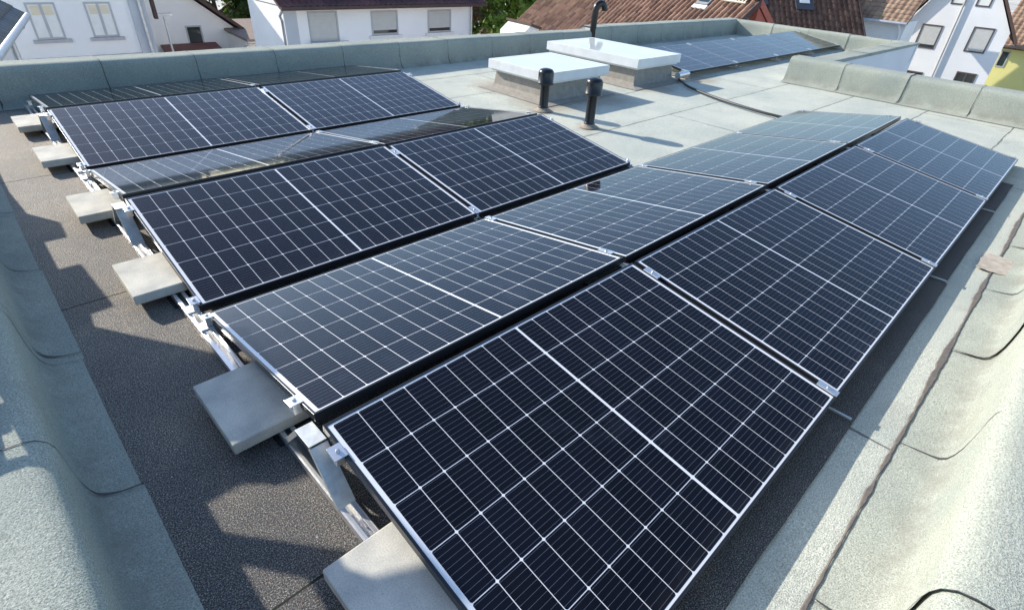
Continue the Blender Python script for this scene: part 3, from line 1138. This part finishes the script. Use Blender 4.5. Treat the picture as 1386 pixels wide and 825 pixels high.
# C: white gabled house behind, with low brown lean-to
h = house('white_gable_house', 'white gabled house with a small dark window beyond the grey house')
zr = 2.2
xr = 10.03 - (zr + 1.61) / 0.76
m = MB()
xl = 2 * xr - 11.6
m.prism([(xl, 34, GZ), (11.6, 34, GZ), (11.6, 34, -2.92), (xr, 34, zr - 0.1), (xl, 34, -2.92)], (0, 9, 0))
m.build('wall', PLAST_C, h)
for sgn, nm in ((1, 'roof'), (-1, 'roof')):
    xe = xr + sgn * (zr + 3.15) / 0.76
    m = MB()
    m.prism([(xr, 33.6, zr), (xe, 33.6, -3.15), (xe, 33.6, -2.95), (xr, 33.6, zr + 0.2)], (0, 9.8, 0))
    m.build(nm, BROWNW, h)
wall_window(h, (9.25, 34, -3.72), X, -Y, 0.64, 0.86, PANE, WFRAME, WHITEW, mull=False)
fix(h)
h = house('brown_shed', 'low lean-to with flat brown roof below the white gable', 'shed')
m = MB()
m.prism([(7.8, 31.0, -4.85), (10.9, 31.0, -4.85), (10.5, 33.95, -3.70), (7.8, 33.95, -3.70)], (0, 0, 0.09))
m.build('roof', plain('red_brown_sheet', (0.20, 0.085, 0.065), 0.7, 0.15, 2), h)
m = MB()
m.box((7.9, 31.3, GZ), (10.4, 33.9, -4.8))
m.build('wall', PLAST_C, h)
fix(h)
h = house('garden_outbuilding', 'pale outbuilding with tiny window and maroon tiles left of the shuttered house', 'outbuilding')
m = MB()
m.box((11.2, 31.5, GZ), (16, 36, -3.2))
m.build('wall', PLAST_C, h)
m = MB()
m.prism([(11.1, 31.0, -3.25), (16, 31.0, -3.25), (16, 36.4, -2.95), (11.1, 36.4, -2.95)], (0, 0, 0.12))
m.build('roof', plain('brown_sheet_roof', (0.27, 0.2, 0.16), 0.8, 0.1, 2), h)
wall_window(h, (11.75, 31.5, -4.0), X, -Y, 0.4, 0.42, PANE, WFRAME, mull=False)
m = MB()
m.tube([(11.1, 31.0, -3.28), (16, 31.0, -3.28)], 0.06)
m.tube([(11.25, 31.05, -3.3), (11.0, 31.2, -3.5), (10.95, 31.4, -3.7), (10.95, 31.4, GZ)], 0.045)
m.build('gutter', ZINC, h)
tile_roof('porch_roof', (10.1, 27.6, -3.75), X, (0, 0.93, 0.37), 2.6, 1.2, TILE_M, h, 0.25, 0.34, 0.035)
m = MB()
m.box((10.2, 28.0, GZ), (12.6, 28.8, -3.8))
m.build('porch_wall', PLAST_C, h)
fix(h)
# thin mast beside the grey house
m = MB()
m.tube([(7.55, 31, GZ), (7.55, 31, -1.95)], 0.05, 10)
m.box((7.25, 30.9, -1.98), (7.9, 31.1, -1.86))
tag(m.build('roof_mast', ZINC), 'thin grey mast with crossbar between the grey and white houses', 'mast')

# B: white house with three shuttered windows
h = house('shuttered_house', 'bright white house with three grey roller-shuttered windows and maroon eaves')
m = MB()
m.box((9.28, 22, GZ), (18.6, 25.2, -0.72))
m.build('wall', PLAST_W, h)
m = MB()
m.box((9.24, 21.93, GZ), (9.75, 21.997, -0.72))
m.build('corner_strip', plain('corner_grey', (0.56, 0.58, 0.6), 0.85, 0.05, 1), h)  # mid-grey strip along the wall corner
for (x0, x1, zb_, zt_) in ((10.28, 11.40, -1.97, -0.98), (13.07, 14.25, -1.80, -1.01), (16.0, 17.2, -1.82, -1.04)):
    fo = wall_window(h, (x0, 22, zb_), X, -Y, x1 - x0, zt_ - zb_, SHUT, WFRAME, None if x0 < 11 else WHITEW, mull=False, gap_below=0.0 if x0 < 11 else 0.12)
m = MB()
m.box((10.1, 21.62, -2.35), (11.6, 21.66, -1.98))
m.box((10.05, 21.6, -2.0), (11.65, 21.68, -1.95))
m.build('balcony_rail', plain('rail_grey', (0.5, 0.5, 0.53), 0.5, 0.1, 5), h)
tile_roof('roof', (8.95, 21.45, -0.66), X, (0, 0.86, 0.51), 10.0, 4.4, TILE_M, h, 0.25, 0.34, 0.04)
m = MB()
m.tube([(8.95, 21.4, -0.74), (18.95, 21.4, -0.74)], 0.07, 12)
m.build('gutter', BROWNW, h)
m = MB()
m.tube([(9.05, 21.5, -0.78), (9.0, 21.7, -1.0), (9.14, 21.9, -1.2), (9.14, 21.9, GZ)], 0.05, 10)
m.build('downpipe', ZINC, h)
MB().tube([(18.45, 21.9, -0.8), (18.45, 21.9, GZ)], 0.05, 10).build('downpipe', ZINC, h)
m = MB()
m.prism([(9.28, 22.0, -0.75), (9.28, 25.2, -0.75), (9.28, 25.2, 1.1)], (0.2, 0, 0))
m.build('gable', PLAST_W, h)
fix(h)

# D: big clay-tiled roof, ridge running away, small red-trimmed gable
h = house('clay_tiled_house', 'house with big orange-brown clay tile roof behind the back parapet')
psi, pit = R(-15), R(38)
A = Vector((22.8, 10, 0.47))
e1 = Vector((-math.sin(psi), math.cos(psi), 0))
up_ = Vector((math.cos(psi) * math.cos(pit), math.sin(psi) * math.cos(pit), math.sin(pit)))
upr = Vector((-math.cos(psi) * math.cos(pit), -math.sin(psi) * math.cos(pit), math.sin(pit)))
SL = 5.6
tile_roof('roof', A - up_ * SL, e1, up_, 13.5, SL, TILE_O, h, 0.28, 0.36, 0.075)
tile_roof('roof', A - upr * SL, e1, upr, 13.5, SL, TILE_O, h, 0.28, 0.36, 0.075)
hx = Vector((math.cos(psi), math.sin(psi), 0))
m = MB()
G = A + e1 * 0.35
wl = SL * math.cos(pit) - 0.5
drop = wl * math.tan(pit)
m.prism([G - hx * wl + Z * (-drop - 0.2), G + Z * -0.2, G + hx * wl + Z * (-drop - 0.2), G + hx * wl + Z * (GZ - G.z), G - hx * wl + Z * (GZ - G.z)], e1 * 12.8)
m.build('wall', PLAST_G, h)
for (dr, mt_) in ((hx * math.cos(pit) - Z * math.sin(pit), REDW), (-hx * math.cos(pit) - Z * math.sin(pit), BROWNW)):
    m = MB()
    nn = Vector((0, 0, 1))
    p = A - e1 * 0.03
    m.prism([p + Z * 0.06, p + dr * SL + Z * 0.06, p + dr * SL - Z * 0.22, p - Z * 0.22], -e1 * 0.05)
    m.build('bargeboard', mt_, h)
m = MB()
p = A - e1 * 0.02
dr = hx * math.cos(pit) - Z * math.sin(pit)
m.prism([p - Z * 0.24, p + dr * SL - Z * 0.24, p + dr * SL - Z * 0.55, p - Z * 0.75], e1 * 0.3)
m.build('soffit', REDW, h)
# roof window and snow guard
nrm = e1.cross(up_).normalized()
if nrm.z < 0:
    nrm = -nrm
def on(al, dn, lift=0.0):
    return A + e1 * al - up_ * dn + nrm * lift
m = MB()
m.prism([on(2.65, 0.75, .03), on(2.0, 0.75, .03), on(2.0, -0.3, .03), on(2.65, -0.3, .03)], nrm * 0.10)
o = m.build('roof_window', plain('grey_flashing', (0.30, 0.31, 0.33), 0.5, 0.1, 4, 0.4), h)
m = MB()
m.prism([on(2.58, 0.62, .131), on(2.07, 0.62, .131), on(2.07, -0.2, .131), on(2.58, -0.2, .131)], nrm * 0.01)
m.build('pane', PANE, o)
m = MB()
m.prism([on(2.7, 0.95, .05), on(1.95, 0.95, .05), on(1.95, 0.77, .05), on(2.7, 0.77, .05)], nrm * 0.06)
m.build('apron', WHITEW, o)
m = MB()
for dn in (0.42, 0.12):
    m.prism([on(1.5, dn, .10), on(0.35, dn, .10), on(0.35, dn - .06, .10), on(1.5, dn - .06, .10)], nrm * 0.05)
for k in range(8):
    al = 0.4 + k * 0.15
    m.prism([on(al + .05, 0.4, .11), on(al, 0.4, .11), on(al, 0.1, .11), on(al + .05, 0.1, .11)], nrm * 0.03)
m.build('snow_guard', plain('cream_metal', (0.68, 0.62, 0.48), 0.5, 0.05, 3), h)
fix(h)
h = house('small_white_annex', 'small white gabled annex low against the clay tiled roof', 'annex')
m = MB()
ca = Vector((16.0, 15.6, -0.84))
m.prism([ca + Vector((-0.45, 0, -0.32)), ca + Vector((0.0, 0, -0.02)), ca + Vector((0.5, 0, -0.14)), ca + Vector((0.5, 0, -5)), ca + Vector((-0.45, 0, -5))], (0.4, 1.6, 0))
m.build('wall', WHITEW, h)
m = MB()
m.prism([ca + Vector((-0.05, -0.1, 0.0)), ca + Vector((0.56, -0.1, -0.15)), ca + Vector((0.56, -0.1, -0.07)), ca + Vector((-0.05, -0.1, 0.09))], (0.4, 1.8, 0))
m.build('roof', BROWNW, h)
fix(h)

# F: dark brown roof with two roof windows
h = house('brown_roofed_house', 'house with steep dark brown tile roof and two small roof windows')
psi, pit = R(45), R(40)
V0 = Vector((36.0, 9.60, -1.28))
e1 = Vector((-math.sin(psi), math.cos(psi), 0))
up_ = Vector((math.cos(psi) * math.cos(pit), math.sin(psi) * math.cos(pit), math.sin(pit)))
P0 = V0 - up_ * 1.6
tile_roof('roof', P0, e1, up_, 9.0, 7.0, TILE_B, h, 0.30, 0.40, 0.075)
nrm = e1.cross(up_).normalized()
if nrm.z < 0:
    nrm = -nrm
m = MB()
m.prism([P0 - e1 * 0.1 - nrm * 0.16, P0 + up_ * 7 - e1 * 0.1 - nrm * 0.16, P0 + up_ * 7 - e1 * 0.1 + nrm * 0.09, P0 - e1 * 0.1 + nrm * 0.09], e1 * 0.08)
m.build('bargeboard', BROWNW, h)
hx = Vector((math.cos(psi), math.sin(psi), 0))
m = MB()
w0 = P0 + hx * 0.5 + e1 * 0.3
m.prism([w0 + Z * (GZ - w0.z), w0 + Z * 0.15, w0 + hx * 4.0 + Z * 3.4, w0 + hx * 8 + Z * 0.1, w0 + hx * 8 + Z * (GZ - w0.z)], e1 * 8.0)
m.build('wall', PLAST_W, h)


def on2(al, s, lift):
    return V0 + e1 * al + up_ * s + nrm * lift


for (al, s) in ((2.6, 1.35), (5.15, 1.5)):
    m = MB()
    m.prism([on2(al, s, .05), on2(al + 1.0, s, .05), on2(al + 1.0, s + 1.6, .05), on2(al, s + 1.6, .05)], nrm * 0.09)
    o = m.build('roof_window', plain('dark_flashing', (0.06, 0.06, 0.07), 0.5, 0.1, 4), h)
    m = MB()
    m.prism([on2(al + .22, s + .42, .143), on2(al + .78, s + .42, .143), on2(al + .78, s + 1.5, .143), on2(al + .22, s + 1.5, .143)], nrm * 0.01)
    m.build('pane', CURT, o)
fix(h)

# G: tan-roofed house between the brown roof and the grey gable
h = house('tan_roofed_house', 'pale walled house with tan tile roof left of the tall grey gable')
m = MB()
m.box((38.0, 8.22, GZ), (40.2, 11.2, -0.55))
m.build('wall', PLAST_G, h)
tile_roof('roof', (37.5, 8.1, -0.60), Y, (0.80, 0, 0.60), 3.3, 3.4, TILE_T, h, 0.3, 0.34, 0.03)
MB().tube([(37.42, 8.1, -0.62), (37.42, 11.4, -0.62)], 0.08, 10).build('gutter', ZINC, h)
MB().tube([(37.45, 8.45, -0.68), (37.7, 8.35, -1.0), (37.93, 8.35, -1.3), (37.93, 8.35, GZ)], 0.05, 10).build('downpipe', WHITEW, h)
MB().box((37.9, 10.3, -6.6), (37.995, 11.1, -0.9)).build('white_panel', WHITEW, h)
fix(h)

# H: grey gabled house with four shuttered windows
h = house('grey_gable_house', 'tall grey gabled house with shuttered windows at top right')
m = MB()
yl, yr_ = 9.2, 4.07
ym = (yl + yr_) / 2 + 0.15
m.prism([(42, yl, GZ), (42, yl, -0.95), (42, ym, 3.2), (42, yr_, -0.75), (42, yr_, GZ)], (6, 1.0, 0))
m.build('wall', PLAST_G, h)
for (y0, y1, za, zb_) in ((yl + 0.35, ym, -1.25, 3.35), (yr_ - 0.55, ym, -1.35, 3.35)):
    m = MB()
    m.prism([(41.75, y0, za), (41.75, y1, zb_), (41.75, y1, zb_ + 0.22), (41.75, y0, za + 0.22)], (6.4, 1.07, 0))
    m.build('roof', TILE_T if y0 > 8 else BROWNW, h)
for (y0, y1, za, zb_, fill, gp) in ((7.28, 8.2, -1.93, -0.82, SHUT, 0.14), (4.84, 5.69, -1.82, -0.68, SHUT, 0.0), (6.78, 7.3, 0.42, 1.5, CURT, 0.0), (5.58, 6.12, 0.42, 1.5, CURT, 0.0),
                                    (4.66, 5.5, -4.2, -3.0, PANE, 0), (7.25, 8.0, -4.6, -3.35, PANE, 0)):
    wall_window(h, (42, y1, za), -Y, -X, y1 - y0, zb_ - za, fill, DFRAME, None, mull=fill is PANE, gap_below=gp)
m = MB()
m.tube([(41.92, 6.74, 1.8), (41.92, 6.6, -6.6)], 0.05, 8)
m.build('downpipe', plain('grey_pipe', (0.42, 0.42, 0.42), 0.6, 0.1, 4), h)
fix(h)

# I: yellow house at the right border
h = house('yellow_house', 'yellow house with tan roof at the right edge, partly shaded')
m = MB()
m.box((50, -8, GZ), (58, 5.0, -1.85))
m.build('wall', PLAST_Y, h)
tile_roof('roof', (49.5, -8, -1.95), Y, (0.82, 0, 0.57), 13.4, 6, TILE_T, h, 0.3, 0.36, 0.03)
wall_window(h, (50, 4.75, -3.1), -Y, -X, 0.35, 0.85, PANE, WFRAME, None, mull=False)
wall_window(h, (50, 4.3, -5.4), -Y, -X, 0.9, 0.9, PANE, DFRAME, None, mull=False)
fix(h)
# small glass canopy on the white wall
t = thing('glass_canopy', 'pale blue glass canopy standing against the white wall below the parapet', 'canopy', (17.2, 3.1, -1.7))
m = MB()
m.box((-0.32, -0.3, 0.0), (0.32, 0.3, 0.62))
m.build('panes', plain('pale_blue_glass', (0.45, 0.58, 0.66), 0.15, 0.08, 3), t, bevel=0.04)
m = MB()
m.box((-0.34, -0.32, 0.62), (0.34, 0.32, 0.66))
m.box((-0.34, -0.32, -4.9), (0.34, 0.32, 0.0))
m.build('canopy_frame', WFRAME, t)


# ------------------------------------------------------------------ trees
def leaf_mat(name, dark, light):
    t = NT(name)
    a = t.n('ShaderNodeAttribute', attribute_name='tint')
    c = t.ramp(a.outputs['Fac'], [(0, dark), (1, light)])
    t.set(Base_Color=c, Roughness=0.55)
    b2 = t.n('ShaderNodeBsdfTranslucent')
    t.l(t.mix(1.0, c, (1.0, 1.0, 0.45), 'MULTIPLY'), b2.inputs[0])
    mx = t.n('ShaderNodeMixShader')
    mx.inputs[0].default_value = 0.35
    t.l(t.b.outputs[0], mx.inputs[1])
    t.l(b2.outputs[0], mx.inputs[2])
    t.l(mx.outputs[0], t.t.nodes['Material Output'].inputs[0])
    return t.m


LEAF = leaf_mat('fresh_leaves', (0.05, 0.10, 0.015), (0.20, 0.31, 0.04))
LEAF2 = leaf_mat('dark_leaves', (0.03, 0.06, 0.012), (0.12, 0.20, 0.03))
LEAF3 = leaf_mat('brown_leaves', (0.08, 0.05, 0.02), (0.16, 0.11, 0.04))
BARK = plain('bark', (0.09, 0.07, 0.05), 0.9, 0.3, 6, 0, 0.6, 30)


def tree(label, base, hgt, rad, leaf, n=5200, size=0.17, squash=1.0, seed=1, group='trees and bushes between the houses'):
    q = random.Random(seed)
    t = thing('leafy_tree', label, 'tree', base, group=group)
    m = MB()
    m.tube([(0, 0, 0), (0.05, 0.03, hgt * 0.35), (0.0, 0.1, hgt * 0.75)], [rad * 0.09, rad * 0.065, rad * 0.02], 9)
    for k in range(7):
        a = k * 2.4 + q.random()
        z0 = hgt * q.uniform(0.3, 0.6)
        m.tube([(0.03, 0.03, z0), (rad * 0.35 * math.cos(a), rad * 0.35 * math.sin(a), z0 + hgt * 0.12), (rad * 0.7 * math.cos(a), rad * 0.7 * math.sin(a), z0 + hgt * 0.2)], [rad * 0.035, rad * 0.022, rad * 0.008], 6)
    m.build('trunk', BARK, t)
    cl = []
    for k in range(38):
        a, b = q.uniform(0, 2 * math.pi), q.uniform(-0.75, 1)
        rr_ = rad * q.uniform(0.45, 0.95)
        cl.append((Vector((rr_ * math.cos(a) * math.sqrt(max(0.05, 1 - b * b)), rr_ * math.sin(a) * math.sqrt(max(0.05, 1 - b * b)), hgt * 0.62 + rad * squash * 0.95 * b)), rad * q.uniform(0.18, 0.36), q.random()))
    m = MB()
    tn = []
    for i in range(n):
        c, cr_, ct = q.choice(cl)
        d = Vector((q.gauss(0, 1), q.gauss(0, 1), q.gauss(0, 1))).normalized()
        p = c + d * cr_ * q.uniform(0.55, 1.08)
        nn = (d + Vector((q.gauss(0, .5), q.gauss(0, .5), q.gauss(0.3, .5)))).normalized()
        a_ = nn.orthogonal().normalized()
        a_ = Matrix.Rotation(q.uniform(0, 6.28), 3, nn) @ a_
        b_ = nn.cross(a_)
        s = size * q.uniform(0.6, 1.3)
        m.add([p - a_ * s, p + b_ * s * 0.45, p + a_ * s, p - b_ * s * 0.45], [(0, 1, 2, 3)])
        tn.append(min(1, max(0, 0.6 * ct + 0.4 * q.random())))
    o = m.build('crown', leaf, t)
    at = o.data.attributes.new('tint', 'FLOAT', 'FACE')
    at.data.foreach_set('value', tn)


tree('bright green bush between the shuttered house and the clay roof', (27.6, 30.6, GZ), 8.4, 4.0, LEAF, seed=3, squash=0.95, n=14000, size=0.24)
tree('tall darker tree behind the bright bush', (32.0, 38.0, GZ), 11.0, 4.6, LEAF2, seed=5, squash=1.1, n=12000, size=0.26)
tree('brownish shrub against the right end of the shuttered house', (20.3, 24.6, GZ), 6.4, 1.3, LEAF3, seed=7, squash=1.6, n=3600, size=0.12)
tree('dark green tree behind the white gabled house', (14.2, 44.0, GZ), 6.4, 3.6, LEAF2, seed=9, n=8000, size=0.2)
tree('light green tree beyond the outbuilding', (17.8, 46.0, GZ), 6.6, 3.4, LEAF, seed=12, n=7000, size=0.2)
tree('green tree above the shuttered house ridge', (22.0, 52.0, GZ), 9.0, 4.2, LEAF2, seed=15, n=6000, size=0.24)
